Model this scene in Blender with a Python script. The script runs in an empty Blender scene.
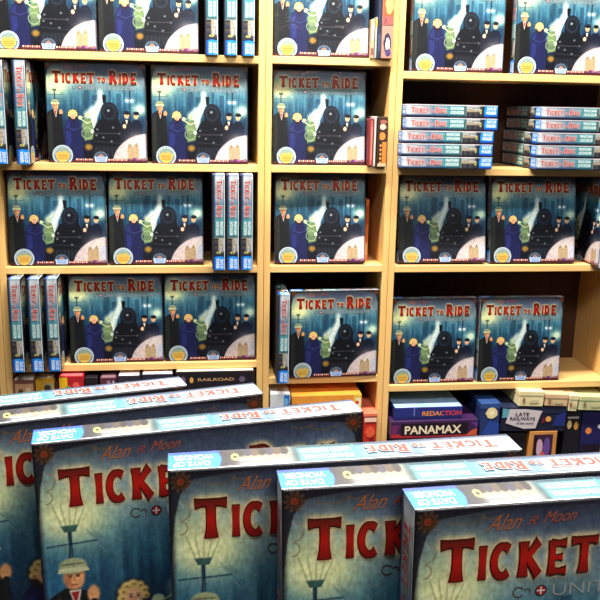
import bpy, bmesh, math, random
import numpy as np
from mathutils import Vector, Matrix
random.seed(4)
PI = math.pi
scene = bpy.context.scene
COL = scene.collection
W = 0.2875      # side of a train game box
T = 0.038       # its thickness

# ------------------------------------------------------------------ materials
def lin(c):
    c = np.asarray(c, float) / 255.0
    return np.where(c <= 0.04045, c / 12.92, ((c + 0.055) / 1.055) ** 2.4)
def mat(name, rgb=None, rough=0.5, attr=False, coat=0.0, wrinkle=0.0, spec=0.5, noise=0.0):
    m = bpy.data.materials.new(name); m.use_nodes = True
    nt = m.node_tree; b = nt.nodes['Principled BSDF']
    b.inputs['Roughness'].default_value = rough
    b.inputs['Specular IOR Level'].default_value = spec
    b.inputs['Coat Weight'].default_value = coat
    b.inputs['Coat Roughness'].default_value = 0.12
    if attr:
        a = nt.nodes.new('ShaderNodeAttribute'); a.attribute_name = 'Col'
        nt.links.new(a.outputs['Color'], b.inputs['Base Color'])
    elif noise:
        c = lin(rgb)
        tc = nt.nodes.new('ShaderNodeTexCoord'); n = nt.nodes.new('ShaderNodeTexNoise')
        n.inputs['Scale'].default_value = 14; n.inputs['Detail'].default_value = 5
        r = nt.nodes.new('ShaderNodeValToRGB')
        r.color_ramp.elements[0].color = (*(c * (1 - noise)), 1); r.color_ramp.elements[1].color = (*np.minimum(c * (1 + noise), 1), 1)
        r.color_ramp.elements[0].position = .3; r.color_ramp.elements[1].position = .7
        nt.links.new(tc.outputs['Object'], n.inputs['Vector']); nt.links.new(n.outputs['Fac'], r.inputs['Fac'])
        nt.links.new(r.outputs['Color'], b.inputs['Base Color'])
    else:
        b.inputs['Base Color'].default_value = (*lin(rgb), 1)
    if wrinkle:
        tc = nt.nodes.new('ShaderNodeTexCoord'); n = nt.nodes.new('ShaderNodeTexNoise')
        n.inputs['Scale'].default_value = 22; n.inputs['Detail'].default_value = 3; n.inputs['Distortion'].default_value = 1.5
        bp = nt.nodes.new('ShaderNodeBump'); bp.inputs['Strength'].default_value = wrinkle; bp.inputs['Distance'].default_value = 0.01
        nt.links.new(tc.outputs['Object'], n.inputs['Vector']); nt.links.new(n.outputs['Fac'], bp.inputs['Height'])
        nt.links.new(bp.outputs['Normal'], b.inputs['Coat Normal'])
    return m
def wood_mat(name, c1, c2, rough=0.45, vert=False):
    m = bpy.data.materials.new(name); m.use_nodes = True
    nt = m.node_tree; b = nt.nodes['Principled BSDF']; b.inputs['Roughness'].default_value = rough
    b.inputs['Specular IOR Level'].default_value = 0.35
    tc = nt.nodes.new('ShaderNodeTexCoord'); mp = nt.nodes.new('ShaderNodeMapping')
    mp.inputs['Scale'].default_value = (30, 30, 1.2) if vert else (1.2, 30, 30)
    n = nt.nodes.new('ShaderNodeTexNoise'); n.inputs['Scale'].default_value = 3; n.inputs['Detail'].default_value = 6
    r = nt.nodes.new('ShaderNodeValToRGB')
    r.color_ramp.elements[0].color = (*lin(c1), 1); r.color_ramp.elements[0].position = .3
    r.color_ramp.elements[1].color = (*lin(c2), 1); r.color_ramp.elements[1].position = .7
    nt.links.new(tc.outputs['Object'], mp.inputs['Vector']); nt.links.new(mp.outputs['Vector'], n.inputs['Vector'])
    nt.links.new(n.outputs['Fac'], r.inputs['Fac']); nt.links.new(r.outputs['Color'], b.inputs['Base Color'])
    return m
M_wood = wood_mat('birch', (228, 182, 112), (240, 200, 132))
M_woodv = wood_mat('birch_upright', (226, 178, 106), (238, 196, 126), vert=True)
M_back = wood_mat('birch_back_shaded', (58, 34, 20), (70, 42, 24), rough=.7, vert=True)  # birch darkened to carry the shade inside the shelves
M_print = mat('printed_card', attr=True, rough=.45, coat=.18, wrinkle=.25, spec=.3)
M_ink = mat('printed_ink', attr=True, rough=.45, coat=.18, wrinkle=.25, spec=.3)
M_tray = mat('box_tray_card', (26, 30, 44), rough=.6)

# ------------------------------------------------------------------ object helpers
def obj(name, me, parent=None, m=None):
    o = bpy.data.objects.new(name, me); COL.objects.link(o)
    if parent is not None: o.parent = parent
    if m is not None and not me.materials: me.materials.append(m)
    return o
def empty(name, label, cat, group=None, mw=None):
    o = bpy.data.objects.new(name, None); COL.objects.link(o); o.empty_display_size = .05
    o['label'] = label; o['category'] = cat
    if group: o['group'] = group
    if mw is not None: o.matrix_world = mw
    return o
def copy_tree(o, parent=None):
    c = o.copy(); COL.objects.link(c); c.parent = parent
    for ch in list(o.children): copy_tree(ch, c)
    return c
def mesh_arrays(name, v, f, col=None, smooth=False):
    me = bpy.data.meshes.new(name); v = np.asarray(v, np.float32); f = np.asarray(f, np.int32)
    k = f.shape[1]
    me.vertices.add(len(v)); me.vertices.foreach_set('co', v.ravel())
    me.loops.add(f.size); me.loops.foreach_set('vertex_index', f.ravel())
    me.polygons.add(len(f)); me.polygons.foreach_set('loop_start', np.arange(len(f), dtype=np.int32) * k)
    me.update(calc_edges=True); me.validate()
    if col is not None:
        a = me.color_attributes.new('Col', 'FLOAT_COLOR', 'POINT')
        a.data.foreach_set('color', np.hstack([col, np.ones((len(col), 1))]).astype(np.float32).ravel())
    if smooth: me.polygons.foreach_set('use_smooth', [True] * len(f))
    return me
def poly_mesh(name, polys):
    """polys: list of (list of 3D points, colour or list of colours)"""
    me = bpy.data.meshes.new(name); vs = []; fs = []; cs = []
    for pts, c in polys:
        b = len(vs); vs += [tuple(p) for p in pts]; fs.append(list(range(b, b + len(pts))))
        cs += [c] * len(pts) if np.ndim(c) == 1 else list(c)
    me.from_pydata(vs, [], fs); me.update()
    a = me.color_attributes.new('Col', 'FLOAT_COLOR', 'POINT')
    a.data.foreach_set('color', np.hstack([lin(np.array(cs)), np.ones((len(cs), 1))]).astype(np.float32).ravel())
    return me
def bm_box(bm, x0, x1, y0, y1, z0, z1, bev=0.0, seg=2):
    r = bmesh.ops.create_cube(bm, size=1.0)
    vs = r['verts']
    bmesh.ops.scale(bm, vec=(x1 - x0, y1 - y0, z1 - z0), verts=vs)
    bmesh.ops.translate(bm, vec=((x0 + x1) / 2, (y0 + y1) / 2, (z0 + z1) / 2), verts=vs)
    if bev:
        es = list({e for v in vs for e in v.link_edges})
        bmesh.ops.bevel(bm, geom=es, offset=bev, segments=seg, profile=.5, affect='EDGES')
def box_mesh(name, *dims, bev=0.0, seg=2):
    bm = bmesh.new(); bm_box(bm, *dims, bev=bev, seg=seg)
    me = bpy.data.meshes.new(name); bm.to_mesh(me); bm.free(); return me

# text through a font curve turned into a mesh (flat letters), returned as polygons in a 0..1 frame
def text_polys(s, bold=0.0, shear=0.0):
    cu = bpy.data.curves.new('t', 'FONT'); cu.body = s; cu.offset = bold; cu.shear = shear
    o = bpy.data.objects.new('t', cu); COL.objects.link(o)
    dg = bpy.context.evaluated_depsgraph_get(); dg.update()
    me = bpy.data.meshes.new_from_object(o.evaluated_get(dg))
    vs = np.array([v.co[:2] for v in me.vertices]); ps = [list(p.vertices) for p in me.polygons]
    bpy.data.objects.remove(o); bpy.data.curves.remove(cu); bpy.data.meshes.remove(me)
    lo, hi = vs.min(0), vs.max(0); vs = (vs - lo) / (hi - lo)
    return [vs[p] for p in ps]

# ------------------------------------------------------------------ lettering by flared strokes
def ribbon(pts, ws):
    """list of quads along a polyline (u right, v up)"""
    pts = np.array(pts, float); n = len(pts); q = []
    tg = np.gradient(pts, axis=0); tg /= np.linalg.norm(tg, axis=1)[:, None]
    nr = np.stack([-tg[:, 1], tg[:, 0]], 1); ws = np.array(ws)[:, None]
    L, Rr = pts + nr * ws / 2, pts - nr * ws / 2
    for i in range(n - 1): q.append(np.array([Rr[i], Rr[i + 1], L[i + 1], L[i]]))
    return q
def bar(a, b, w0, wm, w1, n=5):
    t = np.linspace(0, 1, n); a = np.array(a, float); b = np.array(b, float)
    w = np.where(t < .5, wm + (w0 - wm) * (1 - 2 * t) ** 2, wm + (w1 - wm) * (2 * t - 1) ** 2)
    return ribbon([a + (b - a) * k for k in t], w)
def arc(cx, cy, rx, ry, a0, a1, w, n=14, thin=1.0):
    t = np.linspace(math.radians(a0), math.radians(a1), n)
    ww = w * (thin + (1 - thin) * np.abs(np.cos(t)))
    return ribbon(np.stack([cx + rx * np.cos(t), cy + ry * np.sin(t)], 1), ww)
def letter(ch, g=0.0):
    """strokes in a box: width 1, height 1; g grows them for the outline"""
    s = 0.30 + g; e = s + 0.10; h = .13 + g * .8
    def st(x, y0=0, y1=1): return bar((x, y0 - g / 4), (x, y1 + g / 4), e, s * .92, e)
    def hb(y, x0, x1, k=1.0): return ribbon([(x0 - g / 3, y), ((x0 + x1) / 2, y), (x1 + g / 3, y)], [h * 1.5 * k, h * k, h * 1.6 * k])
    if ch == 'T': return bar((.5, -g / 4), (.5, 1), e, s * .85, s) + ribbon([(-g / 3, .91), (.2, .925), (.5, .93), (.8, .925), (1 + g / 3, .91)], [.22 + g, .15 + g, .14 + g, .15 + g, .22 + g])
    if ch == 'I': return [q * [1, 1] for q in bar((.5, -g / 4), (.5, 1 + g / 4), 1 + g, .8 + g, 1 + g)]
    if ch == 'C': return arc(.56, .5, .40, .43, 48, 312, s * .95, 20, .62)
    if ch == 'K': return st(.2) + bar((.28, .50), (.82, 1 + g / 6), s * .6, s * .75, s * .95) + bar((.36, .58), (.86, -g / 6), s * .5, s * .85, s * 1.05)
    if ch == 'E': return st(.24) + hb(.92, .2, .95) + hb(.5, .2, .78, .85) + hb(.08, .2, 1)
    if ch == 'O': return arc(.5, .5, .36, .42, 0, 360, s * .9, 24, .6)
    if ch == 'R': return st(.2) + arc(.34, .73, .38, .21, 95, -95, s * .75, 14, .65) + bar((.42, .56), (.88, -g / 6), s * .5, s * .8, s * 1.0)
    if ch == 'D': return st(.2) + arc(.28, .5, .48, .43, 92, -92, s * .85, 16, .6)
TITLE = [('T', .078, .160, .090, .202), ('I', .175, .196, .110, .202), ('C', .205, .262, .106, .204), ('K', .278, .340, .106, .202),
         ('E', .353, .404, .108, .202), ('T', .416, .484, .104, .202),
         ('T', .516, .548, .145, .190), ('O', .556, .590, .145, .191),
         ('R', .628, .706, .074, .204), ('I', .724, .745, .098, .202), ('D', .758, .820, .096, .203), ('E', .836, .892, .096, .203)]
TITLE = [(ch, .070 + (x0 - .078) * 1.028, .070 + (x1 - .078) * 1.028, v0, v1) for ch, x0, x1, v0, v1 in TITLE]
def place(quads, x0, x1, v0, v1):
    """unit quads -> (u, v-down) frame"""
    return [np.stack([x0 + q[:, 0] * (x1 - x0), v1 - q[:, 1] * (v1 - v0)], 1) for q in quads]
def title_quads(g):
    out = []
    for ch, x0, x1, v0, v1 in TITLE:
        asp = (x1 - x0)
        out.append((ch, place(letter(ch, g), x0, x1, v0, v1)))
    return out

# ------------------------------------------------------------------ painted print (raster of the surface pattern)
class Canvas:
    def __init__(s, w, h, c, aspect=1.0):
        s.w, s.h = w, h; s.U, s.V = np.meshgrid(np.linspace(0, 1, w), np.linspace(0, 1, h)); s.asp = aspect
        s.a = np.empty((h, w, 3)); s.a[:] = c
    def blend(s, m, c): s.a = s.a * (1 - m[..., None]) + np.asarray(c, float) * m[..., None]
    def ell(s, u, v, ru, rv, c, soft=.12, alpha=1.0, rot=0):
        du, dv = s.U - u, (s.V - v)
        if rot: du, dv = du * math.cos(rot) + dv * math.sin(rot), -du * math.sin(rot) + dv * math.cos(rot)
        d = np.sqrt((du / ru) ** 2 + (dv / rv) ** 2); s.blend(np.clip((1 - d) / soft + .5, 0, 1) * alpha, c)
    def glow(s, u, v, ru, rv, c, alpha=1.0, p=2.0):
        d = ((s.U - u) / ru) ** 2 + ((s.V - v) / rv) ** 2; s.blend(np.exp(-d ** (p / 2)) * alpha, c)
    def poly(s, pts, c, alpha=1.0):
        pts = np.asarray(pts, float); x, y = s.U, s.V; ins = np.zeros(x.shape, bool); n = len(pts)
        for i in range(n):
            x0, y0 = pts[i]; x1, y1 = pts[(i + 1) % n]
            if y0 == y1: continue
            ins ^= ((y0 > y) != (y1 > y)) & (x < (x1 - x0) * (y - y0) / (y1 - y0) + x0)
        s.blend(ins * alpha, c)
    def line(s, pts, w, c, alpha=1.0):
        for a, b in zip(pts[:-1], pts[1:]):
            a = np.array(a, float); b = np.array(b, float); d = b - a; L = max((d ** 2).sum(), 1e-9)
            t = np.clip(((s.U - a[0]) * d[0] + (s.V - a[1]) * d[1]) / L, 0, 1)
            r = np.hypot(s.U - a[0] - t * d[0], s.V - a[1] - t * d[1]); s.blend(np.clip((w / 2 - r) / (.0015) + .5, 0, 1) * alpha, c)
    def rect(s, u0, v0, u1, v1, c, alpha=1.0): s.poly([(u0, v0), (u1, v0), (u1, v1), (u0, v1)], c, alpha)
def blur(m, r):
    for ax in (0, 1):
        for _ in range(2):
            k = np.ones(2 * r + 1) / (2 * r + 1)
            m = np.apply_along_axis(lambda x: np.convolve(np.pad(x, r, mode='edge'), k, 'valid'), ax, m)
    return m
def smooth_noise(h, w, nh, nw, rng):
    g = rng.random((nh, nw)); yi = np.linspace(0, nh - 1, h); xi = np.linspace(0, nw - 1, w)
    rows = np.stack([np.interp(xi, np.arange(nw), g[i]) for i in range(nh)])
    return np.stack([np.interp(yi, np.arange(nh), rows[:, j]) for j in range(w)], 1)

def cover_art(N):
    rng = np.random.default_rng(3)
    c = Canvas(N, N, (20, 24, 40))
    stops = [(0, (40, 42, 54)), (.06, (60, 70, 90)), (.15, (94, 112, 124)), (.23, (100, 128, 136)), (.31, (56, 104, 122)), (.44, (34, 82, 110)),
             (.58, (22, 54, 82)), (.72, (14, 32, 54)), (.88, (10, 14, 30)), (1, (12, 10, 22))]
    vv = np.linspace(0, 1, N); g = np.stack([np.interp(vv, [s[0] for s in stops], [s[1][k] for s in stops]) for k in range(3)], 1)
    c.a = np.repeat(g[:, None, :], N, 1)
    n1 = smooth_noise(N, N, 6, 70, rng); n2 = smooth_noise(N, N, 14, 14, rng); n3 = smooth_noise(N, N, 40, 160, rng)
    band = np.clip((c.V - .22) / .06, 0, 1) * np.clip((.8 - c.V) / .2, 0, 1)
    c.blend(np.clip((n1 - .55) * 1.6, 0, 1) * band * .55, (110, 170, 180)); c.blend(np.clip((.42 - n1) * 1.8, 0, 1) * band * .6, (12, 34, 60))
    c.a *= (0.82 + .36 * n2)[..., None]
    c.a *= (0.93 + .14 * n3)[..., None]
    # dim towers of a city in the mist
    for u, w_, v0 in ((.40, .03, .27), (.46, .045, .32), (.62, .03, .27), (.70, .05, .30), (.77, .02, .26)):
        c.rect(u, v0, u + w_, .62, (20, 48, 74), .55)
    # pale mist behind the title and the lit street lantern at the left
    c.glow(.115, .20, .135, .135, (150, 178, 152), .9, 2.6)
    c.glow(.100, .220, .095, .085, (212, 216, 152), .95, 2.6)
    c.glow(.09, .235, .06, .05, (240, 238, 176), .9)
    c.line([(.088, .275), (.088, .95)], .012, (16, 40, 58)); c.line([(.02, .325), (.165, .320)], .005, (16, 40, 58), .9)
    c.poly([(.062, .262), (.116, .262), (.105, .284), (.073, .284)], (52, 84, 78))
    for k in range(5):
        u = .044 + k * .024; c.line([(u, .195), (.068 + k * .011, .264)], .0035, (120, 138, 96), .7)
    c.poly([(.042, .192), (.09, .16), (.14, .192)], (140, 156, 110), .2)
    for k in range(46):
        a = rng.random() * 2 * PI; r0 = .08 + rng.random() * .05; r1 = r0 + .03 + rng.random() * .05
        c.line([(.09 + r0 * math.cos(a), .21 + r0 * math.sin(a)), (.09 + r1 * math.cos(a), .21 + r1 * math.sin(a))], .003, (150, 178, 168) if k % 2 else (40, 66, 90), .35)
    # steam plume
    pl = [(.54, .30), (.545, .36), (.52, .42), (.47, .47), (.43, .51), (.44, .58), (.42, .64)]
    for i, (u, v) in enumerate(pl): c.ell(u, v, .028 + .006 * i, .045, (196, 214, 206), .9, .85)
    for i in range(18):
        t = i / 17; c.ell(.545 - .12 * t ** 1.3, .33 + .31 * t, .012 + .03 * t, .03, (206, 222, 216), .6, .55)
    # street lamp at the right, two lit globes and a moonlit haze
    c.line([(.835, .27), (.835, .6)], .012, (12, 30, 48)); c.line([(.80, .35), (.87, .35)], .007, (12, 30, 48))
    c.glow(.935, .455, .075, .06, (186, 222, 196), .85, 2.5); c.ell(.935, .455, .035, .035, (214, 236, 206), .5, .8)
    for u in (.807, .856): c.glow(u, .368, .022, .022, (210, 236, 240), .8); c.ell(u, .368, .010, .011, (240, 250, 250), .4)
    # steam engine, head on
    K = (9, 12, 20)
    c.poly([(.555, .315), (.60, .315), (.598, .335), (.592, .40), (.565, .40), (.558, .335)], K)
    c.ell(.625, .485, .085, .10, (15, 20, 30), .08); c.rect(.545, .47, .715, .70, K)
    c.poly([(.52, .56), (.72, .56), (.755, .66), (.755, .93), (.44, .93), (.45, .68)], K)
    c.ell(.625, .485, .070, .082, (26, 34, 46), .1); c.ell(.625, .485, .050, .058, (12, 16, 26), .2); c.ell(.618, .47, .014, .014, (120, 130, 130), .5)
    for u, v in ((.50, .66), (.66, .64), (.72, .70), (.56, .74), (.64, .78), (.49, .72)): c.ell(u, v, .012, .010, (110, 118, 120), .6, .8)
    c.line([(.45, .70), (.75, .70)], .008, (56, 54, 62)); c.line([(.46, .78), (.74, .80)], .007, (40, 44, 54))
    c.poly([(.47, .83), (.73, .83), (.76, .93), (.44, .93)], (20, 24, 34))
    for k in range(7): c.line([(.49 + k * .037, .84), (.468 + k * .045, .925)], .004, (58, 60, 66), .8)
    # cyclist in pale green beside a bicycle
    c.ell(.405, .52, .022, .026, (186, 196, 150), .3); c.poly([(.375, .56), (.44, .55), (.46, .64), (.455, .76), (.37, .78), (.36, .66)], (84, 104, 76))
    c.ell(.40, .62, .045, .075, (110, 134, 88), .5, .8); c.line([(.34, .56), (.40, .60), (.45, .58), (.46, .62)], .008, (196, 208, 160))
    for u, v, r in ((.40, .70, .055),):
        t = np.abs(np.hypot(c.U - u, c.V - v) - r); c.blend(np.clip((.006 - t) / .004, 0, 1), (140, 164, 116))
    c.ell(.335, .545, .02, .02, (206, 220, 170), .3, .9); c.line([(.33, .56), (.44, .50), (.47, .47)], .007, (140, 164, 110))
    c.ell(.41, .84, .035, .03, (176, 130, 44), .9, .8); c.ell(.45, .68, .018, .02, (206, 220, 214), .6, .8)
    ART_DU, ART_DV = -.040, -.052
    c.U = c.U - ART_DU; c.V = c.V - ART_DV
    # man in cap and brown coat
    c.poly([(.045, .95), (.03, .66), (.055, .545), (.105, .515), (.165, .53), (.195, .60), (.21, 1.05), (.045, 1.05)], (16, 18, 22))
    c.poly([(.05, .60), (.09, .525), (.10, .95), (.05, .95)], (30, 34, 30))
    c.poly([(.115, .525), (.15, .525), (.135, .60)], (196, 186, 168)); c.poly([(.12, .53), (.145, .53), (.132, .575)], (150, 30, 34))
    c.ell(.132, .482, .031, .042, (196, 130, 84), .25); c.ell(.140, .492, .016, .028, (226, 160, 106), .6, .8)
    c.ell(.120, .480, .006, .0035, (30, 20, 18), .4); c.ell(.143, .480, .006, .0035, (30, 20, 18), .4)
    c.line([(.111, .473), (.127, .474)], .004, (60, 36, 26)); c.line([(.136, .474), (.151, .473)], .004, (60, 36, 26)); c.line([(.131, .482), (.134, .496)], .004, (156, 92, 60)); c.line([(.124, .507), (.141, .507)], .004, (120, 50, 40)); c.ell(.113, .492, .009, .022, (150, 92, 60), .8, .7)
    c.ell(.130, .446, .040, .026, (150, 156, 116), .2); c.poly([(.090, .452), (.172, .452), (.178, .466), (.086, .466)], (186, 188, 146)); c.line([(.10, .440), (.16, .440)], .005, (96, 100, 74))
    c.ell(.185, .545, .018, .028, (214, 150, 98), .4); c.line([(.185, .57), (.18, .64)], .02, (22, 24, 28))
    c.U = c.U + ART_DU - -.028; c.V = c.V + ART_DV - -.020
    # woman in a blue coat
    c.poly([(.20, 1.02), (.195, .70), (.22, .60), (.26, .565), (.335, .57), (.365, .64), (.39, 1.02)], (22, 26, 68))
    c.poly([(.21, .66), (.255, .585), (.27, .80), (.22, .90)], (34, 42, 104), .8); c.ell(.29, .68, .09, .028, (20, 24, 60), .5, .9); c.line([(.22, .66), (.30, .69), (.37, .66)], .012, (46, 54, 116), .7)
    c.ell(.288, .538, .050, .054, (40, 30, 30), .3); c.ell(.287, .526, .040, .036, (206, 168, 88), .3)
    for uu_, vv_ in ((.258, .520), (.270, .503), (.290, .497), (.310, .505), (.322, .522), (.254, .542), (.325, .542)): c.ell(uu_, vv_, .013, .012, (232, 200, 120), .6); c.ell(uu_ + .003, vv_ + .004, .006, .005, (160, 118, 56), .8)
    c.ell(.292, .546, .025, .033, (236, 178, 136), .25); c.ell(.284, .556, .010, .010, (226, 140, 116), .9, .5)
    for uu_ in (.282, .304): c.ell(uu_, .541, .0055, .0032, (40, 34, 44), .4); c.line([(uu_ - .006, .534), (uu_ + .006, .533)], .003, (110, 76, 44))
    c.line([(.294, .543), (.297, .554)], .003, (196, 130, 96)); c.ell(.293, .565, .008, .0042, (170, 30, 36), .3)
    c.poly([(.27, .585), (.32, .585), (.30, .62)], (20, 18, 30))
    c.U = c.U - .028; c.V = c.V - .020
    # couple at the right in dark clothes
    for u, v, k in ((.80, .528, (16, 18, 30)), (.895, .532, (12, 18, 36))):
        c.poly([(u - .065, .80), (u - .06, v + .075), (u - .03, v + .03), (u + .03, v + .03), (u + .06, v + .075), (u + .06, .80)], k)
        c.ell(u, v - .012, .024, .032, (222, 166, 120), .3); c.ell(u + .002, v - .038, .030, .020, (18, 18, 26), .3)
    c.poly([(.785, .563), (.81, .563), (.80, .61)], (216, 206, 190)); c.ell(.775, .625, .018, .022, (226, 186, 150), .5)
    c.line([(.765, .498), (.835, .495)], .008, (14, 14, 22))
    # pale round window with a small stone building and purple flowers, bottom right
    cu, cv, ru, rv = 1.02, 1.03, .37, .325
    c.ell(cu, cv, ru + .008, rv + .008, (150, 140, 146), .02); c.ell(cu, cv, ru, rv, (190, 176, 176), .05)
    c.glow(.90, .80, .10, .10, (206, 196, 192), .8)
    c.rect(.80, .83, .915, .97, (168, 144, 108), .9); c.poly([(.80, .83), (.825, .795), (.85, .83)], (150, 126, 92)); c.poly([(.865, .83), (.89, .785), (.915, .83)], (152, 128, 94))
    for k in range(4): c.rect(.812 + k * .026, .86, .822 + k * .026, .90, (168, 142, 106), .5)
    c.rect(.93, .80, 1, .95, (176, 184, 206), .7)
    for k in range(26):
        c.ell(.80 + rng.random() * .2, .955 + rng.random() * .035, .014, .012, [(120, 50, 130), (90, 40, 96), (150, 90, 160), (110, 80, 50)][k % 4], .5, .85)
    # maroon foot strip with a row of pale marks
    c.rect(.0, .972, 1, 1, (58, 26, 36)); c.rect(.27, .955, .46, .98, (92, 38, 40), .8); c.rect(.60, .955, .80, .98, (92, 38, 40), .8)
    for u0, n in ((.285, 8), (.61, 9)):
        for k in range(n): c.ell(u0 + k * .022, .966, .007, .009, [(240, 214, 204), (236, 150, 120)][k % 2], .4)
    # dark border with brass corner ornaments
    e = np.minimum(np.minimum(c.U, 1 - c.U), c.V); c.blend(np.clip((.018 - e) / .014, 0, 1) * .75, (18, 16, 22))
    c.poly([(0, 0), (.34, 0), (.20, .012), (.07, .028), (.032, .07), (.016, .14), (.006, .24), (0, .30)], (20, 16, 22), .8)
    c.poly([(1, 0), (.66, 0), (.80, .012), (.93, .028), (.968, .07), (.984, .14), (.994, .24), (1, .30)], (20, 16, 22), .8)
    for sx in (0, 1):
        X = lambda u: u if sx == 0 else 1 - u
        for r, k in ((.021, (84, 52, 28)), (.016, (48, 24, 18)), (.011, (112, 58, 26)), (.006, (120, 28, 20))): c.ell(X(.034), .034, r, r, k, .3, .9)
        for a in range(10): c.ell(X(.034) + .026 * math.cos(a * PI / 5), .034 + .026 * math.sin(a * PI / 5), .0042, .0042, (96, 66, 34), .6, .8)
        for (cu_, cv_, r, a0, a1) in ((.13, .022, .05, .2, 2.6), (.20, .018, .035, .3, 2.8), (.03, .12, .028, -1.4, 1.4), (.028, .17, .02, -1.4, 1.6)):
            t = np.linspace(a0, a1, 9); c.line([(X(cu_ + r * math.cos(q)), cv_ + r * .5 * math.sin(q) if cv_ < .1 else cv_ + r * math.sin(q)) for q in t], .003, (110, 78, 46), .7)
    # printed halo of the title, its wide grey part raised by painted glare
    m = Canvas(N, N, (0, 0, 0))
    for ch, qs in title_quads(.10):
        for q in qs: m.poly(q, (1, 1, 1))
    h1 = np.clip(blur(m.a[..., 0], max(1, N // 110)) * 2.4, 0, 1); h2 = np.clip(blur(m.a[..., 0], N // 45) * 1.5, 0, 1)
    left = np.clip((.66 - c.U) / .3, .35, 1)
    c.blend(h2 * .55 * left, (168, 178, 164)); c.blend(h1 * .8, (214, 186, 132))
    n4 = smooth_noise(N, N, 130, 130, rng) - .5; n5 = smooth_noise(N, N, 50, 260, rng) - .5
    c.a = c.a * (1 + .16 * n4 + .14 * n5)[..., None] + (n4 * 6)[..., None]
    return np.clip(c.a, 0, 255)

def side_art(ns, nt):
    """u = reading direction, v = 0 at letter tops (cover edge) to 1 at the back"""
    rng = np.random.default_rng(8)
    c = Canvas(ns, nt, (24, 60, 96)); A = W / T
    n1 = smooth_noise(nt, ns, 5, 26, rng)
    stops = [(0, (176, 186, 200)), (.03, (214, 214, 214)), (.12, (206, 194, 194)), (.24, (190, 178, 184)), (.30, (110, 150, 176)), (.33, (168, 170, 184)), (.44, (124, 164, 174)), (.475, (70, 140, 150)), (.62, (96, 164, 166)),
             (.645, (50, 80, 90)), (.66, (140, 140, 128)), (.74, (156, 148, 134)), (.80, (120, 118, 118)), (.82, (60, 60, 66)), (.865, (20, 30, 60)), (1, (30, 120, 200))]
    uu = np.linspace(0, 1, ns); g = np.stack([np.interp(uu, [s[0] for s in stops], [s[1][k] for s in stops]) for k in range(3)], 1)
    c.a = np.repeat(g[None], nt, 0) * (.86 + .28 * n1)[..., None]
    c.blend(np.clip((c.V - .78) / .15, 0, 1) * (c.U < .47) * .85, (22, 52, 96)); c.blend(np.clip((.16 - c.V) / .1, 0, 1) * (c.U > .05) * (c.U < .47) * .75, (40, 84, 112))
    c.rect(.475, 0, .635, 1, (84, 156, 160), .5); c.rect(.475, .86, .635, 1, (20, 60, 80), .8)
    # travellers in the picture strip
    for k in range(7):
        u = .675 + k * .021; c.ell(u, .42 + .14 * (k % 2), .009, .13, (206, 172, 138), .3); c.ell(u, .80, .013, .26, [(40, 40, 46), (84, 70, 58), (52, 56, 78)][k % 3], .3)
    c.rect(.66, .0, .80, .16, (206, 206, 214), .6)
    c.ell(.815, .55, .011, .20, (232, 216, 120), .2); c.ell(.815, .55, .005, .09, (30, 30, 40), .3)
    c.rect(.66, .20, .72, .28, (226, 226, 228), .7); c.rect(.74, .30, .80, .37, (226, 226, 228), .7)
    c.a = c.a * np.array([.84, .88, .90])
    # white line along the cover edge, dark fold along the back
    c.rect(0, 0, 1, .045, (222, 226, 232)); c.rect(0, .955, 1, 1, (16, 24, 44))
    # blue end patch
    c.rect(.87, 0.04, 1, 1, (24, 130, 220)); c.ell(.872, .5, .018, .5, (24, 130, 220), .15)
    c.blend(np.clip((c.V - .80) / .1, 0, 1) * (c.U > .858), (26, 70, 160))
    return np.clip(c.a, 0, 255)

NC = 340; NS = 250; NT = 34; RAD = 0.0016
art = cover_art(NC * 2 + 1)
art = (art[:-1:2, :-1:2] + art[1::2, :-1:2] + art[:-1:2, 1::2] + art[1::2, 1::2]) / 4
def make_lid():
    V = []; F = []; Cc = []; base = 0
    # cover on y = 0 : u -> x, v -> down
    n = NC; u = (np.arange(n)) / (n - 1); U, Vv = np.meshgrid(u, u)
    x = (U - .5) * W; z = (1 - Vv) * W
    d = np.minimum(np.minimum(U, 1 - U), np.minimum(Vv, 1 - Vv)) * W
    k = np.clip((RAD - d) / RAD, 0, 1); y = RAD * (1 - np.sqrt(np.clip(1 - k * k, 0, 1)))
    V.append(np.stack([x, y, z], -1).reshape(-1, 3)); Cc.append(lin(art.reshape(-1, 3)))
    i = np.arange(n * n).reshape(n, n); F.append(np.stack([i[1:, :-1], i[1:, 1:], i[:-1, 1:], i[:-1, :-1]], -1).reshape(-1, 4)); base = n * n
    sa = side_art(NS, NT); s, t = np.meshgrid(np.linspace(0, 1, NS), np.linspace(0, 1, NT)); ty = RAD + t * (T - .003 - RAD)
    for side in range(4):
        P = side_point(side, s, ty)
        V.append(P.reshape(-1, 3)); Cc.append(lin(sa.reshape(-1, 3)))
        i = base + np.arange(NS * NT).reshape(NT, NS)
        F.append(np.stack([i[1:, :-1], i[1:, 1:], i[:-1, 1:], i[:-1, :-1]], -1).reshape(-1, 4)); base += NS * NT
    e = T - .003   # rim and inside roof close the shape
    b = np.array([(-W / 2, e, 0), (W / 2, e, 0), (W / 2, e, W), (-W / 2, e, W)]); V.append(b); Cc.append(np.tile(lin((30, 34, 50)), (4, 1)))
    F.append(np.array([[base + 3, base + 2, base + 1, base]]))
    return mesh_arrays('lid', np.concatenate(V), np.concatenate(F), np.concatenate(Cc), smooth=False)
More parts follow.
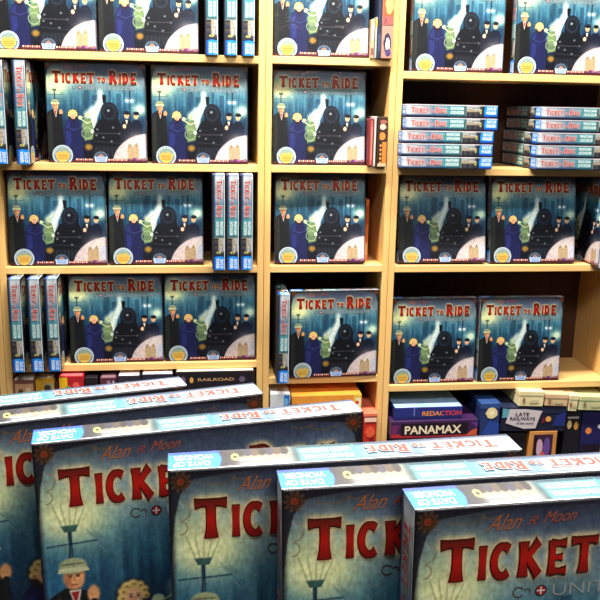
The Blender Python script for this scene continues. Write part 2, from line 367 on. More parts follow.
def side_point(side, s, ty, lift=0.0):
    """reading direction runs counter-clockwise round the cover; letter tops lie towards the cover"""
    h = W / 2 + lift; s = np.asarray(s, float); ty = np.asarray(ty, float)
    if side == 0: x, z = (s - .5) * W, np.full_like(s, -lift)              # bottom, left to right
    if side == 1: x, z = np.full_like(s, h), s * W                          # right, upwards
    if side == 2: x, z = (.5 - s) * W, np.full_like(s, W + lift)            # top, right to left
    if side == 3: x, z = np.full_like(s, -h), (1 - s) * W                   # left, downwards
    return np.stack([x, ty, z], -1)

L0 = .00015; STEP = .00001
def cover_pt(q, lift):
    q = np.asarray(q); return [((u - .5) * W, -lift, (1 - v) * W) for u, v in q]
def title_mesh():
    P = []; n = 0
    for g, cols, lift in ((.09, None, L0), (.0, 'red', L0 + .0006)):
        for ch, qs in title_quads(g):
            big = ch not in 'O' and True
            for q in qs:
                q2 = q
                if g: c = (74, 22, 14) if not big else (70, 20, 12)
                else:
                    c = []
                    for (u, v) in q2:
                        t = np.clip((v - .085) / .125, 0, 1)
                        c.append(np.array([84, 22, 12]) * (1 - t * 2) + np.array([176, 20, 8]) * t * 2 if t < .5 else np.array([176, 20, 8]) * (2 - 2 * t) + np.array([112, 12, 8]) * (2 * t - 1))
                P.append((cover_pt(q2, lift + STEP * n)[::1], c)); n += 1
        n = 0
    return poly_mesh('title_lettering', orient(P, (0, -1, 0)))
def orient(P, nrm):
    out = []
    for pts, c in P:
        a, b, d = (Vector(pts[0]), Vector(pts[1]), Vector(pts[2]))
        if (b - a).cross(d - a).dot(Vector(nrm)) < 0:
            pts = pts[::-1]; c = c if np.ndim(c) == 1 else c[::-1]
        out.append((pts, c))
    return out
def cover_text(name, items):
    P = []
    for s, u0, u1, v0, v1, col, bold, shear, rise in items:
        for q in text_polys(s, bold, shear):
            P.append((cover_pt(np.stack([u0 + q[:, 0] * (u1 - u0), v1 - q[:, 1] * (v1 - v0) - rise * q[:, 0]], 1), L0 + .0001), col))
    return poly_mesh(name, orient(P, (0, -1, 0)))
def ring(cu, cv, r0, r1, a0=0, a1=360, n=40, vmax=.995, ky=1.0):
    out = []; t = np.radians(np.linspace(a0, a1, n + 1))
    for i in range(n):
        q = [(cu + r * math.cos(a), min(cv + ky * r * math.sin(a), vmax)) for r, a in ((r0, t[i]), (r1, t[i]), (r1, t[i + 1]), (r0, t[i + 1]))]
        if max(p[1] for p in q) - min(p[1] for p in q) > 1e-5: out.append(np.array(q))
    return out
def disc(cu, cv, r, n=40, vmax=.995, ky=1.0):
    t = np.linspace(0, 2 * PI, n, endpoint=False); return np.array([(cu + r * math.cos(a), min(cv + ky * r * math.sin(a), vmax)) for a in t])
def seal_mesh():
    P = []; c = (.146, .925)
    def add(q, col, k): P.append((cover_pt(q, L0 + k * .00006), col))
    for q in ring(*c, .088, .102): add(q, (170, 186, 192), 1)
    for q in ring(*c, .070, .088): add(q, (96, 122, 140), 1)
    add(disc(*c, .0705), (200, 166, 76), 1)
    up = np.array([(c[0] + .070 * math.cos(a), c[1] + .070 * math.sin(a)) for a in np.linspace(-PI + .35, -.35, 18)]); add(up, (128, 150, 130), 2)
    hl = np.array([(c[0] - .06, .905), (c[0] - .03, .885), (c[0], .895), (c[0] + .025, .878), (c[0] + .062, .905), (c[0] + .062, .915), (c[0] - .06, .915)]); add(hl, (190, 160, 80), 3)
    for v in (.925, .943, .96): add(np.array([(c[0] - .05, v), (c[0] + .05, v), (c[0] + .05, v + .006), (c[0] - .05, v + .006)]), (150, 100, 40), 3)
    for k in range(22):
        a = -PI + .1 + k * (PI - .2) / 21; add(disc(c[0] + .079 * math.cos(a), c[1] + .079 * math.sin(a), .004, 8), (210, 220, 226), 3)
    return poly_mesh('round_seal', orient(P, (0, -1, 0)))
def emblem_mesh():
    P = []; c = (.53, .955)
    def add(q, col, k): P.append((cover_pt(q, L0 + k * .00006), col))
    for q in ring(*c, .060, .074, 180, 360, ky=.95): add(q, (84, 96, 116), 1)
    add(disc(c[0], c[1], .0605, ky=.95), (40, 70, 90), 1)
    add(np.array([(.50, .925), (.53, .905), (.56, .925), (.555, .94), (.505, .94)]), (150, 110, 92), 2)
    add(np.array([(.463, .938), (.597, .938), (.588, .988), (.472, .988)]), (172, 196, 232), 3)
    P2 = []
    for s, v0, v1 in (('DAYS OF', .942, .959), ('WONDER', .964, .983)):
        for q in text_polys(s, .02):
            P2.append((cover_pt(np.stack([.482 + q[:, 0] * .096, v1 - q[:, 1] * (v1 - v0)], 1), L0 + .00035), (60, 84, 160)))
    return poly_mesh('company_emblem', orient(P + P2, (0, -1, 0)))
def flag_mesh():
    P = []; c = (.343, .248)
    def add(q, col, k): P.append((cover_pt(q, L0 + k * .00006), col))
    for q in ring(*c, .0125, .016, n=24): add(q, (44, 34, 34), 1)
    add(disc(*c, .0127, 24), (150, 26, 26), 1)
    add(np.array([(c[0] - .011, c[1] - .002), (c[0] + .011, c[1] - .002), (c[0] + .011, c[1] + .002), (c[0] - .011, c[1] + .002)]), (210, 196, 190), 2)
    add(np.array([(c[0] - .002, c[1] - .011), (c[0] + .002, c[1] - .011), (c[0] + .002, c[1] + .011), (c[0] - .002, c[1] + .011)]), (210, 196, 190), 3)
    for q in ring(.282, .248, .012, .016, 30, 330, 18): add(q, (72, 66, 56), 1)
    for q in ring(.305, .248, .007, .010, 200, 400, 12): add(q, (72, 66, 56), 2)
    return poly_mesh('flag_medallion', orient(P, (0, -1, 0)))
SN = [(0, 0, -1), (1, 0, 0), (0, 0, 1), (-1, 0, 0)]
def side_polys(side, quads, col, lift):
    out = []
    for q in quads:
        s = q[:, 0]; t = RAD + q[:, 1] * (T - .003 - RAD)
        out.append(([tuple(p) for p in side_point(side, s, t, lift)], col))
    return orient(out, SN[side])
def side_title_mesh(side):
    P = []; n = 0
    word = [('T', .060, .098, .20), ('I', .103, .112, .30), ('C', .117, .147, .30), ('K', .153, .184, .30), ('E', .189, .214, .30), ('T', .218, .250, .30),
            ('T', .268, .284, .45), ('O', .288, .304, .45), ('R', .322, .358, .20), ('I', .364, .373, .30), ('D', .379, .409, .30), ('E', .415, .440, .30)]
    for g, col, lift in ((.30, (186, 178, 180), .00015), (0, (184, 62, 52), .0004)):
        for ch, x0, x1, v0 in word:
            for q in place(letter(ch, g), x0, x1, v0 + .04, .70): P += side_polys(side, [q], col, lift + .000006 * n); n += 1
        n = 0
    return poly_mesh('spine_title', P)
def side_text(name, side, items, extra=()):
    P = []
    for q, col in extra: P += side_polys(side, [np.array(q)], col, .00015)
    for s, u0, u1, v0, v1, col, bold in items:
        P += side_polys(side, [np.stack([u0 + q[:, 0] * (u1 - u0), v1 - q[:, 1] * (v1 - v0)], 1) for q in text_polys(s, bold)], col, .0003)
    return poly_mesh(name, P)

def build_box():
    root = bpy.data.objects.new('train_game_box', None); COL.objects.link(root); root.empty_display_size = .05
    lid = obj('lid', make_lid(), root, M_print)
    obj('base_tray', box_mesh('base_tray', -W / 2 + .0015, W / 2 - .0015, T - .012, T, .0015, W - .0015, bev=.0008, seg=1), root, M_tray)
    obj('title_lettering', title_mesh(), lid, M_ink)
    obj('subtitle_lettering', cover_text('subtitle_lettering', [('UNITED', .375, .60, .232, .266, (134, 142, 140), -.006, 0, 0), ('KINGDOM', .63, .89, .232, .266, (134, 142, 140), -.006, 0, 0)]), lid, M_ink)
    obj('signature', cover_text('signature', [('Alan', .185, .278, .028, .070, (150, 84, 44), .0, .6, .003), ('R.', .292, .322, .036, .060, (134, 62, 50), 0, .6, 0), ('Moon', .334, .425, .026, .058, (142, 70, 50), 0, .6, .003)]), lid, M_ink)
    obj('round_seal', seal_mesh(), lid, M_ink); obj('company_emblem', emblem_mesh(), lid, M_ink); obj('flag_medallion', flag_mesh(), lid, M_ink)
    for s in (3, 2, 0, 1):
        obj('spine_title', side_title_mesh(s), lid, M_ink)
        obj('spine_map_names', side_text('spine_map_names', s, [('PENNSYLVANIA', .485, .628, .16, .42, (236, 246, 242), .01), ('UNITED KINGDOM', .485, .628, .52, .78, (236, 246, 242), .01)]), lid, M_ink)
        obj('publisher_lettering', side_text('publisher_lettering', s, [('DAYS OF', .885, .985, .14, .42, (240, 248, 255), .02), ('WONDER', .875, .985, .50, .78, (240, 248, 255), .02)]), lid, M_ink)
    return root
PROTO = build_box(); used = [False]
def put(mw, label, group):
    o = PROTO if not used[0] else copy_tree(PROTO)
    used[0] = True; o.matrix_world = mw
    o['label'] = label; o['category'] = 'board game'; o['group'] = group
    return o
def frame(loc, right, back, up):
    m = Matrix.Identity(4)
    for i, a in enumerate((right, back, up)):
        for j in range(3): m[j][i] = a[j]
    for j in range(3): m[j][3] = loc[j]
    return m
def pose(x_left, y, z, yaw=0.0, lean=0.0, roll=0.0):
    """front-bottom-left corner at (x_left, y, z)"""
    cy, sy = math.cos(yaw), math.sin(yaw); rt = Vector((cy, sy, 0)); bk = Vector((-sy, cy, 0)); up = Vector((0, 0, 1))
    u = up * math.cos(lean) + bk * math.sin(lean); b2 = bk * math.cos(lean) - up * math.sin(lean)
    r2 = rt * math.cos(roll) + u * math.sin(roll); u2 = u * math.cos(roll) - rt * math.sin(roll)
    z += T * math.sin(lean) if lean > 0 else 0
    return frame(Vector((x_left, y, z)) + r2 * (W / 2), r2, b2, u2)
R = math.radians

# ------------------------------------------------------------------ room
def structure(name, me, m):
    o = obj(name, me, None, m); o['kind'] = 'structure'; return o
M_floor = mat('floor_carpet', (62, 56, 54), rough=.9, noise=.15)
M_wall = mat('wall_paint', (206, 196, 178), rough=.8, noise=.04)
M_ceil = mat('ceiling_paint', (150, 146, 140), rough=.9, noise=.03)
structure('floor', box_mesh('floor', -3.2, 3.2, -4.2, .42, -.05, 0), M_floor)
structure('wall_back', box_mesh('wall_back', -3.2, 3.2, .32, .42, 0, 3.1), M_wall)
structure('ceiling', box_mesh('ceiling', -3.2, 3.2, -4.2, .42, 3.1, 3.15), M_ceil)

# ------------------------------------------------------------------ bookcases
D = .275; ST = .022; G = .0006
def bookcase(x0, x1, tops, label, mid=None):
    root = empty('bookcase', label, 'bookcase', 'joined birch bookcases along the wall', Matrix.Translation((x0, 0, 0)))
    w = x1 - x0; H = 2.2; P = .020
    for a, b in ((G, P), (w - P, w - G)):
        obj('side_panel', box_mesh('side_panel', a, b, 0, D, 0, H, bev=.0012), root, M_woodv)
    for z in tops:
        obj('shelf', box_mesh('shelf', P, w - P, .0006, D - .008, z - ST, z, bev=.0015), root, M_wood)
    obj('top_board', box_mesh('top_board', P, w - P, .001, D - .008, H - ST, H, bev=.001), root, M_wood)
    obj('plinth_board', box_mesh('plinth_board', P, w - P, .01, .03, 0, .08, bev=.001), root, M_wood)
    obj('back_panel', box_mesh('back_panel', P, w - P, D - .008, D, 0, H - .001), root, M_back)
    return root
SA = [1.804, 1.486, 1.174, .863, .55, .24]; SB = [1.806, 1.486, 1.174, .805, .49, .20]; SC = [1.772, 1.482, 1.172, .769, .445, .12]
bookcase(-1.60, -.799, SA, 'birch bookcase at the far left edge, only its right side panel showing')
bookcase(-.799, 0, SA, 'wide birch bookcase at the left, packed with face-out train game boxes on four shelves')
bookcase(0, .399, SB, 'narrow birch bookcase in the middle holding one face-out game box per shelf')
bookcase(.399, 1.20, SC, 'wide birch bookcase at the right with two stacks of flat game boxes')

# ------------------------------------------------------------------ train game boxes on the shelves
GF = 'train game boxes facing out on the shelves'; GS = 'train game boxes standing spine out'; GL = 'train game boxes lying flat in stacks'; GN = 'train game boxes on the near display table'
n = 'face-out train game box, '
for x, y, z, yaw, lean, lb in (
    (-.776, .012, SA[0], -.3, 3, n + 'left of two on top shelf of left bookcase'),
    (-.483, .010, SA[0], 0, 3, n + 'on top left shelf beside three upright spines'),
    (-.640, .010, SA[1], .6, 2, n + 'second shelf of left bookcase, beside two upright spines'),
    (-.338, .010, SA[1], 0, 2.5, n + 'second shelf of left bookcase, dark gap at its right'),
    (-.768, .012, SA[2], .4, 4, n + 'third shelf of left bookcase, against its left side'),
    (-.474, .014, SA[2], .3, 7, n + 'third shelf of left bookcase, beside three upright spines'),
    (-.603, .010, SA[3], .4, 2, n + 'fourth shelf of left bookcase, beside three upright spines'),
    (-.311, .012, SA[3], 0, 2, n + 'fourth shelf of left bookcase, beside the divider'),
    (.0235, .010, SB[0], 0, 3, n + 'top shelf of narrow middle bookcase'),
    (.0255, .012, SB[1], 0, 6, n + 'second shelf of narrow middle bookcase'),
    (.036, .014, SB[2], -1.5, 9, n + 'third shelf of narrow middle bookcase'),
    (.086, -.012, SB[3], 2.0, 1.5, n + 'fourth shelf of narrow middle bookcase, beside one spine'),
    (.446, .010, SC[0], -.6, 3, n + 'top shelf of right bookcase, left of two'),
    (.770, .012, SC[0], -.5, 3, n + 'top right shelf, cut by the photo edge'),
    (.436, .014, SC[2], -1.0, 11, n + 'shaded, under the left flat stack of boxes'),
    (.739, .012, SC[2], -.8, 9, n + 'shaded, under the right flat stack of boxes'),
    (.424, .012, SC[3], 0, 3, n + 'low right shelf, beside the bookcase divider'),
    (.7235, .012, SC[3], -.3, 3, n + 'low right shelf, empty shelf at its right')):
    put(pose(x, y, z, R(yaw), R(lean)), lb, GF)
def spine(x_right, y_front, z, label, left_facing=False):
    if not left_facing: mw = frame((x_right, y_front + W / 2, z), (0, 1, 0), (-1, 0, 0), (0, 0, 1))
    else: mw = frame((x_right, y_front + W / 2, z), (0, -1, 0), (1, 0, 0), (0, 0, 1))
    put(mw, label, GS)
s = 'spine-out train game box, '
for x, y, z, lb in (
    (-.139, -.012, SA[0], s + 'leftmost of three on the top left shelf'), (-.084, -.014, SA[0], s + 'middle of three on the top left shelf'), (-.033, -.014, SA[0], s + 'rightmost of three on the top left shelf'),
    (-.7405, -.055, SA[1], s + 'second left shelf, cut by the photo edge'), (-.6785, -.060, SA[1], s + 'second left shelf, nearest the face-out boxes'),
    (-.122, -.062, SA[2], s + 'leftmost of three on third left shelf'), (-.0805, -.062, SA[2], s + 'middle of three on third left shelf'), (-.0385, -.062, SA[2], s + 'rightmost of three on third left shelf'),
    (-.7265, -.065, SA[3], s + 'leftmost of three on fourth left shelf'), (-.671, -.065, SA[3], s + 'middle of three on fourth left shelf'), (-.621, -.062, SA[3], s + 'rightmost of three on fourth left shelf'),
    (.0785, -.055, SB[3], s + 'alone on the fourth middle shelf')):
    spine(x, y, z, lb)
spine(1.078, -.055, SC[2], 'train game box on edge at far right of shaded shelf, cover turned left', True)
names = ['topmost', 'second from the top', 'middle', 'second from the bottom', 'bottom']
for x0, off, lb in ((.412, .010, 'of left flat stack in right bookcase'), (.840, .008, 'of right flat stack, cut by photo edge')):
    for k in range(5):
        dx = (off if k >= 3 else 0) + [.001, -.001, 0, .0005, -.0015][k]; dy = [-.047, -.048, -.046, -.043, -.043][k]
        put(frame((x0 + dx + W / 2, dy, SC[1] + (k + 1) * (T + .0008)), (1, 0, 0), (0, 0, -1), (0, 1, 0)), 'flat-lying train game box, %s %s' % (names[4 - k], lb), GL)

# ------------------------------------------------------------------ near display table with six boxes
TZ = 1.100
for X, Y, yaw, lean, roll, lb in (
    (-.5001, -1.8143, 14.8, 2.6, 0, 'rearmost near train game box, only its pale top spine showing'),
    (-.4298, -1.8406, 12.4, .8, .8, 'near train game box at left photo edge, showing IC, second from rear'),
    (-.3485, -1.8786, 7.4, 1.6, 1.3, 'near train game box showing a capped man and a blonde woman'),
    (-.2358, -1.9380, 1.2, .7, .95, 'near train game box, narrow slice showing TIC'),
    (-.1517, -1.9776, .6, .6, 1.0, 'second nearest train game box, partly hidden by the nearest one'),
    (-.0610, -2.0170, 1.5, .3, .7, 'nearest train game box at lower right, showing TICKET and its left spine')):
    yaw, lean, roll = R(yaw), R(lean), R(roll)
    bk = Vector((-math.sin(yaw), math.cos(yaw), 0)); rt = Vector((math.cos(yaw), math.sin(yaw), 0)); u = Vector((0, 0, math.cos(lean))) + bk * math.sin(lean)
    u2 = u * math.cos(roll) - rt * math.sin(roll)
    base = Vector((X, Y, 0)) - u2 * W
    put(pose(base.x, base.y, TZ + .0002, yaw, lean, roll), lb, GN)
M_table = mat('table_laminate', (70, 58, 50), rough=.5, noise=.1)
t = empty('display_table', 'dark display table under the six large near game boxes', 'table', None, Matrix.Translation((-.16, -1.92, 0)))
obj('tabletop', box_mesh('tabletop', -.45, .45, -.22, .40, TZ - .03, TZ, bev=.003), t, M_table)
for sx in (-.41, .41):
    for sy in (-.18, .36): obj('leg', box_mesh('leg', sx - .025, sx + .025, sy - .025, sy + .025, 0, TZ - .03, bev=.003), t, M_table)

# ------------------------------------------------------------------ other games and books
def card(name, label, cat, group, x0, x1, y0, y1, z0, z1, rgb, rot=0, lidrgb=None, lidh=0, bev=.0015, tilt=0, rough=.45, attr=None):
    """a printed card box: lid over tray; origin at its base centre"""
    cx, cy = (x0 + x1) / 2, (y0 + y1) / 2; w, d, h = x1 - x0, y1 - y0, z1 - z0
    mw = Matrix.Translation((cx, cy, z0)) @ Matrix.Rotation(rot, 4, 'Z') @ Matrix.Rotation(tilt, 4, 'Y')
    r = empty(name, label, cat, group, mw)
    if lidh:
        obj('lid', box_mesh('lid', -w / 2, w / 2, -d / 2, d / 2, h - lidh, h, bev=bev), r, mat('card_' + name, lidrgb or rgb, rough=rough, coat=.3, noise=.12))
        obj('tray', box_mesh('tray', -w / 2 + .0012, w / 2 - .0012, -d / 2 + .0012, d / 2 - .0012, 0, h - lidh, bev=bev), r, mat('tray_' + name, rgb, rough=rough, coat=.3, noise=.12))
    else:
        obj('case', box_mesh('case', -w / 2, w / 2, -d / 2, d / 2, 0, h, bev=bev), r, mat('card_' + name, rgb, rough=rough, coat=.3, noise=.15))
    r['_d'] = (w, d, h)
    return r
def patch(parent, name, polys, lift=.0004):
    """flat print on the front of a card box; polys: (list of (x, z), colour)"""
    w, d, h = parent['_d']; P = [([(x, -d / 2 - lift - .00008 * i, z) for x, z in pts], c) for i, (pts, c) in enumerate(polys)]
    return obj(name, poly_mesh(name, orient(P, (0, -1, 0))), parent, M_ink)
def rect(x0, x1, z0, z1): return [(x0, z0), (x1, z0), (x1, z1), (x0, z1)]
def blob(cx, cz, rx, rz, n=14): return [(cx + rx * math.cos(2 * PI * i / n) * (1 + .12 * math.sin(3 * i)), cz + rz * math.sin(2 * PI * i / n)) for i in range(n)]
def words(parent, name, s, x0, x1, z0, z1, col, bold=.01, lift=.0008, col2=None):
    d = parent['_d'][1]; P = []
    for q in text_polys(s, bold):
        c = col if col2 is None or q[:, 0].mean() < .5 else col2
        P.append(([(x0 + u * (x1 - x0), -d / 2 - lift, z0 + v * (z1 - z0)) for u, v in q], c))
    return obj(name, poly_mesh(name, orient(P, (0, -1, 0))), parent, M_ink)

# top middle shelf: books right of the face-out box
GB = 'thin books beside the face-out box'
b = card('thin_book', 'short thin tan book on the top middle shelf, right of the face-out box', 'book', GB, .3135, .3245, -.004, .17, SB[0], SB[0] + .112, (190, 150, 118))
patch(b, 'spine_print', [(rect(-.004, .004, .01, .03), (120, 80, 70)), (rect(-.004, .004, .05, .10), (214, 184, 156))])
b = card('thin_book', 'thin pale grey book with a dark band, between the tan and navy books', 'book', GB, .3262, .3325, -.006, .17, SB[0], SB[0] + .118, (150, 158, 156))
patch(b, 'spine_print', [(rect(-.0025, .0025, .09, .115), (214, 160, 70))])
b = card('hardback_book', 'tall dark navy book on the top middle shelf', 'book', None, .3337, .3435, -.010, .20, SB[0], SB[0] + .262, (34, 42, 66))
[patch(b, 'spine_print', [q]) for q in ((rect(-.004, .004, .02, .07), (60, 70, 100)), (rect(-.004, .004, .19, .24), (70, 70, 96)))]
b = card('picture_book', 'thick book with a fiery orange and pink spine next to the divider', 'book', None, .3445, .3785, -.016, .20, SB[0], SB[0] + .27, (164, 122, 108))
patch(b, 'spine_picture', [(rect(-.0165, .0165, .12, .268), (176, 80, 52)), (blob(.003, .155, .012, .03), (232, 150, 96)), (blob(-.004, .20, .010, .03), (170, 50, 40)), (blob(.004, .235, .010, .02), (226, 130, 80)),
    (rect(-.0165, .0165, .095, .12), (140, 84, 80)), (blob(0, .045, .011, .028), (50, 46, 66)), (blob(.001, .040, .006, .02), (240, 236, 232)), (blob(.003, .018, .008, .010), (70, 60, 110)), (rect(-.010, -.006, .10, .114), (120, 60, 60))])
# second middle shelf
b = card('thin_book', 'thin dark red and pink book on the second middle shelf', 'book', GB, .3165, .3335, -.006, .16, SB[1], SB[1] + .144, (110, 40, 44))
patch(b, 'spine_print', [(rect(-.002, .0055, .004, .138), (176, 84, 74)), (rect(.001, .004, .02, .12), (206, 130, 110))])
b = card('thin_book', 'white and black slip case between the red book and the ornate one', 'book', GB, .3345, .3425, -.012, .16, SB[1], SB[1] + .150, (206, 200, 190))
patch(b, 'spine_print', [(rect(.0005, .0035, .002, .148), (30, 24, 24))])
b = card('ornate_book', 'brown and black ornamented book on the second middle shelf, against the divider', 'book', None, .3435, .3735, -.018, .16, SB[1], SB[1] + .150, (52, 34, 24))
patch(b, 'spine_ornament', [(rect(.0, .0135, .002, .075), (190, 120, 50)), (blob(-.001, .092, .010, .012), (206, 130, 60)), (blob(0, .12, .010, .009), (214, 176, 160)), (blob(.001, .135, .012, .006), (150, 90, 80)),
    (rect(-.012, -.009, .004, .145), (60, 30, 20))] + [(blob(-.005, .012 + k * .013, .003, .004), (214, 150, 80)) for k in range(5)] + [(rect(-.013, .013, .001, .010), (196, 170, 140))])
# orange book behind the third middle box
b = card('thin_book', 'thin orange book standing behind the face-out box on the third middle shelf', 'book', GB, .3345, .3455, .075, .24, SB[2], SB[2] + .20, (214, 110, 40))
patch(b, 'spine_print', [(rect(-.004, .004, .02, .06), (236, 170, 90)), (rect(-.004, .004, .12, .18), (176, 70, 30))])

# fifth shelf, left bookcase: tops peeping over the near boxes
G5 = 'games on the fifth left shelf'; z5 = SA[4]
def game(label, x0, x1, top, rgb, toprgb=None, y0=-.02, d=.22, prints=()):
    b = card('small_game_box', label, 'board game', G5, x0, x1, y0, y0 + d, z5, top, rgb, lidrgb=rgb)
    w, dd, h = b['_d']
    if toprgb: obj('top_label', box_mesh('top_label', -w / 2 + .004, w / 2 - .004, -dd / 2 + .003, dd / 2 - .004, h, h + .0012, bev=.0005, seg=1), b, mat('top_label', toprgb, rough=.5))
    if prints: patch(b, 'front_print', prints(w, h) if callable(prints) else prints)
    return b
game('beige and brown game box with a pale top, leftmost on the fifth left shelf', -.775, -.711, .822, (120, 74, 58), (226, 216, 206), prints=lambda w, h: [(rect(-w / 2 + .006, w / 2 - .004, .10, h - .012), (206, 160, 120)), (blob(-.01, h - .04, .008, .012), (120, 60, 50)), (blob(.012, h - .035, .008, .012), (232, 206, 170))])
game('golden yellow and grey game box on the fifth left shelf', -.708, -.652, .826, (216, 160, 40), (220, 206, 170), prints=lambda w, h: [(rect(0, w / 2 - .003, .10, h - .015), (176, 166, 130)), (blob(.008, h - .03, .010, .010), (70, 60, 50))])
game('thin dark upright game box before the yellow and red one', -.650, -.640, .815, (60, 26, 30))
game('yellow and red game box on the fifth left shelf', -.637, -.562, .832, (176, 26, 36), (214, 90, 96), prints=lambda w, h: [(rect(-w / 2 + .001, -.012, .08, h - .004), (232, 180, 30)), (blob(-.010, h - .045, .010, .014), (120, 150, 80)), (blob(.014, h - .03, .010, .010), (226, 90, 80))])
game('narrow black game box right of the red one', -.558, -.520, .826, (22, 18, 24))
game('maroon and grey striped game box on the fifth left shelf', -.512, -.462, .824, (84, 40, 58), (120, 90, 100), prints=lambda w, h: [(rect(-.004, .006, .1, h - .01), (150, 130, 140)), (rect(.014, .018, .1, h - .01), (206, 196, 200))])
game('dark game box with a lilac white top, middle of the fifth left shelf', -.458, -.388, .829, (44, 38, 50), (236, 226, 236), prints=lambda w, h: [(blob(-.005, h - .03, .016, .012), (206, 200, 190)), (blob(.022, h - .028, .007, .010), (150, 140, 130))])
game('dark blue game box with a white top, just left of the long black box', -.384, -.285, .832, (34, 32, 52), (232, 222, 230), prints=lambda w, h: [(blob(.02, h - .03, .02, .010), (120, 130, 160))])
b = game('long black game box with small gold lettering on fifth left shelf', -.278, -.028, .838, (24, 18, 26), (220, 206, 176))
w, dd, h = b['_d']; [patch(b, 'front_figure', [q]) for q in ((blob(-.075, h - .028, .006, .010), (206, 150, 80)), (blob(-.102, h - .028, .008, .012), (110, 90, 120)), (blob(.085, h - .028, .010, .010), (96, 80, 110)))]; words(b, 'front_lettering', 'RAILROAD', -.055, .06, h - .032, h - .022, (190, 150, 110))
# fifth shelf, middle bookcase
z5b = SB[4]
b = card('small_game_box', 'white and bright blue game box, left end of the fifth middle shelf', 'board game', 'games on the fifth middle shelf', .024, .088, -.02, .20, z5b, .757, (226, 232, 236))
patch(b, 'blue_print', [([(.006, .02), (.030, .02), (.030, .262), (.012, .262)], (30, 120, 210)), (blob(.018, .24, .008, .012), (120, 190, 240))])
b = card('game_box', 'orange game box with a yellow corner on the fifth middle shelf', 'board game', 'games on the fifth middle shelf', .092, .322, -.03, .20, z5b, .752, (206, 116, 40), lidrgb=(226, 146, 52), lidh=.03)
patch(b, 'corner_print', [(rect(.088, .1145, .02, .259), (226, 190, 70)), (rect(.096, .112, .18, .25), (240, 224, 190)), (blob(.10, .235, .006, .006), (206, 60, 40))])
b = card('small_game_box', 'low red game box beside the divider on the fifth middle shelf', 'board game', 'games on the fifth middle shelf', .331, .3775, -.03, .12, z5b, .685, (190, 44, 30), lidrgb=(232, 120, 90), lidh=.012)
patch(b, 'front_print', [(blob(0, .13, .016, .02), (226, 90, 60)), (rect(-.020, .020, .165, .180), (240, 200, 180)), (blob(.006, .09, .012, .02), (130, 20, 20))])
# fifth shelf, right bookcase
z5c = SC[4]; GR = 'games on the fifth right shelf'
zz = z5c
for lb, x0, x1, y0, hgt, rgb in (('black game box at the bottom of the left pile on the fifth right shelf', .430, .70, -.01, .070, (30, 28, 34)), ('beige game box under the purple one in the left pile', .440, .72, -.012, .075, (196, 180, 140))):
    card('game_box', lb, 'board game', GR, x0, x1, y0, y0 + .22, zz, zz + hgt - .0005, rgb); zz += hgt
b = card('game_box', 'dark purple game box reading PANAMAX in the left pile', 'board game', GR, .424, .722, -.032, .195, zz, zz + .064, (58, 28, 74), lidrgb=(58, 28, 74), lidh=.052)
patch(b, 'front_picture', [([(-.147, .006), (.147, .006), (.147, .016), (.06, .011), (-.06, .010), (-.147, .022)], (176, 44, 50)), ([(.105, .008), (.146, .010), (.146, .034), (.128, .026)], (206, 90, 60)), (rect(-.115, .115, .013, .055), (34, 20, 34)), ([(-.147, .05), (-.12, .05), (-.13, .02), (-.147, .02)], (110, 40, 96)), ([(.12, .055), (.147, .055), (.147, .035)], (96, 50, 130))])
words(b, 'front_lettering', 'PANAMAX', -.102, .092, .018, .047, (240, 222, 190), .025); zz += .0645
b = card('game_box', 'royal blue game box with orange lettering, on top of the left pile', 'board game', GR, .436, .668, -.024, .195, zz, zz + .044, (34, 44, 120), lidrgb=(34, 44, 120), lidh=.036)
w, dd, h = b['_d']; obj('top_label', box_mesh('top_label', -w / 2 + .002, w / 2 - .002, -dd / 2 + .002, dd / 2 - .002, h, h + .0010, bev=.0004, seg=1), b, mat('pale_blue_print', (150, 184, 226), rough=.35, coat=.4, noise=.25))
words(b, 'front_lettering', 'REDACTION', -.022, .112, .014, .030, (236, 146, 60), .02, col2=(216, 60, 50)); patch(b, 'front_highlight', [(rect(-.052, -.047, .014, .044), (96, 110, 180))])
# filler boxes carrying the second pile
zp = z5c
card('game_box', 'black game box at the bottom of the middle pile, mostly hidden by the near boxes', 'board game', GR, .735, .90, -.02, .20, zp, zp + .150, (24, 22, 28))
b = card('small_game_box', 'dark blue game box with a pale yellow flower on its front', 'board game', GR, .728, .796, -.034, .15, zp + .1505, .710, (34, 52, 104), lidrgb=(44, 74, 130), lidh=.02)
patch(b, 'flower_picture', [(blob(.004, .080, .020, .020), (232, 214, 160)), (blob(.004, .080, .009, .009), (246, 236, 200)), ([(-.03, .004), (.033, .004), (.033, .04), (.0, .055)], (40, 70, 150))])
b = card('game_box', 'long navy game box with a ragged white label', 'board game', GR, .800, 1.030, -.030, .18, .6035, .690, (24, 28, 52), lidrgb=(28, 34, 64), lidh=.022, tilt=R(2.0))
w, dd, h = b['_d']
[patch(b, nm, [q]) for nm, q in (('teal_print', ([(-.112, .048), (-.085, .05), (-.08, .078), (-.112, .082)], (96, 160, 176))), ('yellow_ball', (blob(.052, .045, .010, .010), (226, 170, 90))), ('red_print', (rect(.03, .04, .03, .05), (110, 30, 50))), ('blue_print', ([(.068, .02), (.113, .02), (.113, .07), (.08, .06)], (36, 50, 120))))]
lab = patch(b, 'ragged_label', [([(-.098, .030), (-.06, .018), (-.03, .010), (.010, .012), (.014, .030), (.022, .060), (.028, .074), (-.03, .080), (-.088, .080), (-.092, .055)], (206, 196, 200))], .0012)
for s_, x0, x1, z0_, z1_ in (('LATE', -.066, -.018, .055, .068), ('RAILWAYS', -.084, .004, .040, .052), ('of the world', -.060, .000, .026, .034)): words(b, 'label_lettering', s_, x0, x1, z0_, z1_, (26, 24, 30), .02, .0018)
b = card('picture_game_box', 'small orange-framed picture box under the long dark blue box', 'board game', GR, .908, 1.006, -.030, .10, z5c, .6025, (206, 140, 70))
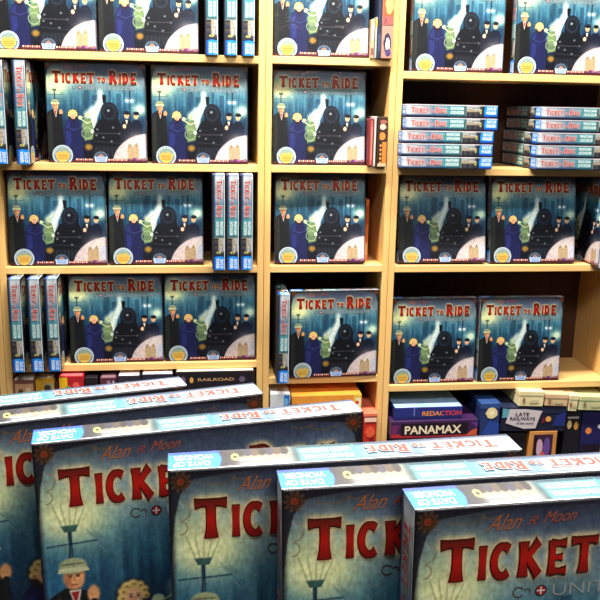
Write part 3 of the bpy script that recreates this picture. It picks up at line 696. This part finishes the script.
patch(b, 'framed_picture', [(rect(-.034, .034, .050, .146), (60, 34, 60)), (blob(-.012, .10, .012, .03), (206, 170, 190)), (blob(.014, .10, .012, .036), (110, 76, 150)), (blob(0, .07, .010, .014), (206, 90, 90)), (rect(-.034, -.022, .060, .14), (40, 22, 30))])
b = card('tall_game_box', 'tall black game box with two golden figures', 'board game', GR, 1.034, 1.092, -.020, .18, z5c, .672, (22, 20, 28))
patch(b, 'gold_figures', [(blob(-.012, .175, .008, .016), (226, 200, 140)), (blob(.012, .170, .008, .015), (206, 150, 70)), (rect(-.02, .02, .196, .204), (176, 160, 170))])
b = card('tall_game_box', 'tall navy game box with an orange ball, right end of the fifth right shelf', 'board game', GR, 1.096, 1.172, -.020, .18, z5c, .664, (28, 28, 84))
patch(b, 'ball_print', [(blob(-.012, .150, .011, .012), (236, 140, 70)), (blob(.030, .165, .010, .008), (220, 210, 220)), (rect(-.036, .0362, .01, .10), (34, 22, 40))])
# pale boxes resting along the top of the row
GP = 'pale card boxes along the top of the row'
for lb, x0, x1, z0_, z1_, rgb, tl in (('cream card box, leftmost of the pale boxes on the fifth right shelf', .856, .945, .695, .748, (232, 218, 168), 2.5), ('pinkish tan card box among the pale boxes', .949, 1.030, .6935, .736, (222, 186, 146), 3),
    ('narrow cream card box between the tan and greenish ones', 1.034, 1.066, .6735, .730, (230, 216, 170), 4), ('pale greenish card box, right end of the pale boxes', 1.071, 1.168, .6745, .724, (206, 210, 156), 3)):
    b = card('card_box', lb, 'box', GP, x0, x1, -.034, .14, z0_, z1_, rgb, tilt=R(tl), lidrgb=rgb, lidh=.016)
    w, dd, h = b['_d']; patch(b, 'front_print', [(blob(-w * .30, h * .4, .005, .010), (150, 120, 80)), (blob(w * .1, h * .35, w * .2, .006), (206, 196, 150))])

# ------------------------------------------------------------------ lights
def area(name, loc, size, power, col, rot=(0, 0, 0), sy=None):
    l = bpy.data.lights.new(name, 'AREA'); l.energy = power; l.color = col; l.size = size
    l.shape = 'RECTANGLE'; l.size_y = sy or size
    o = bpy.data.objects.new(name, l); COL.objects.link(o); o.location = loc; o.rotation_euler = rot; return o
area('ceiling_lamp_shelves', (.10, -.50, 3.05), 2.0, 150, (1, .93, .84), (0, 0, 0), .16)
area('ceiling_lamp_table', (-.1, -2.35, 3.05), 1.2, 30, (.95, .97, 1), (0, 0, 0), .3)
area('aisle_fill_light', (.5, -2.9, 3.05), .8, 30, (1, .95, .86), (R(14), 0, 0), .3)  # added fill for the near covers and shelf fronts, no known fixture
w = bpy.data.worlds.new('world'); scene.world = w; w.use_nodes = True
w.node_tree.nodes['Background'].inputs[0].default_value = (.75, .85, 1, 1); w.node_tree.nodes['Background'].inputs[1].default_value = .05

# ------------------------------------------------------------------ camera
f, p, rl, y = 826.047, .23095, .01927, .12939
cyw, syw = math.cos(y), math.sin(y); fw0 = Vector((syw, cyw, 0)); rt0 = Vector((cyw, -syw, 0)); up = Vector((0, 0, 1))
fw = fw0 * math.cos(p) - up * math.sin(p); u1 = up * math.cos(p) + fw0 * math.sin(p)
rt = rt0 * math.cos(rl) + u1 * math.sin(rl); uu = u1 * math.cos(rl) - rt0 * math.sin(rl)
cam = bpy.data.cameras.new('camera'); cam.sensor_width = 36; cam.lens = f / 600 * 36; cam.clip_start = .05
co = bpy.data.objects.new('camera', cam); COL.objects.link(co); co.matrix_world = frame((-.21325, -2.53428, 1.66395), rt, uu, -fw)
scene.camera = co
for o in bpy.data.objects:
    if '_d' in o.keys(): del o['_d']
vs = scene.view_settings; vs.view_transform = 'Standard'; vs.look = 'None'; vs.gamma = 1; vs.use_curve_mapping = False; vs.exposure = 0.3
scene.display_settings.display_device = 'sRGB'
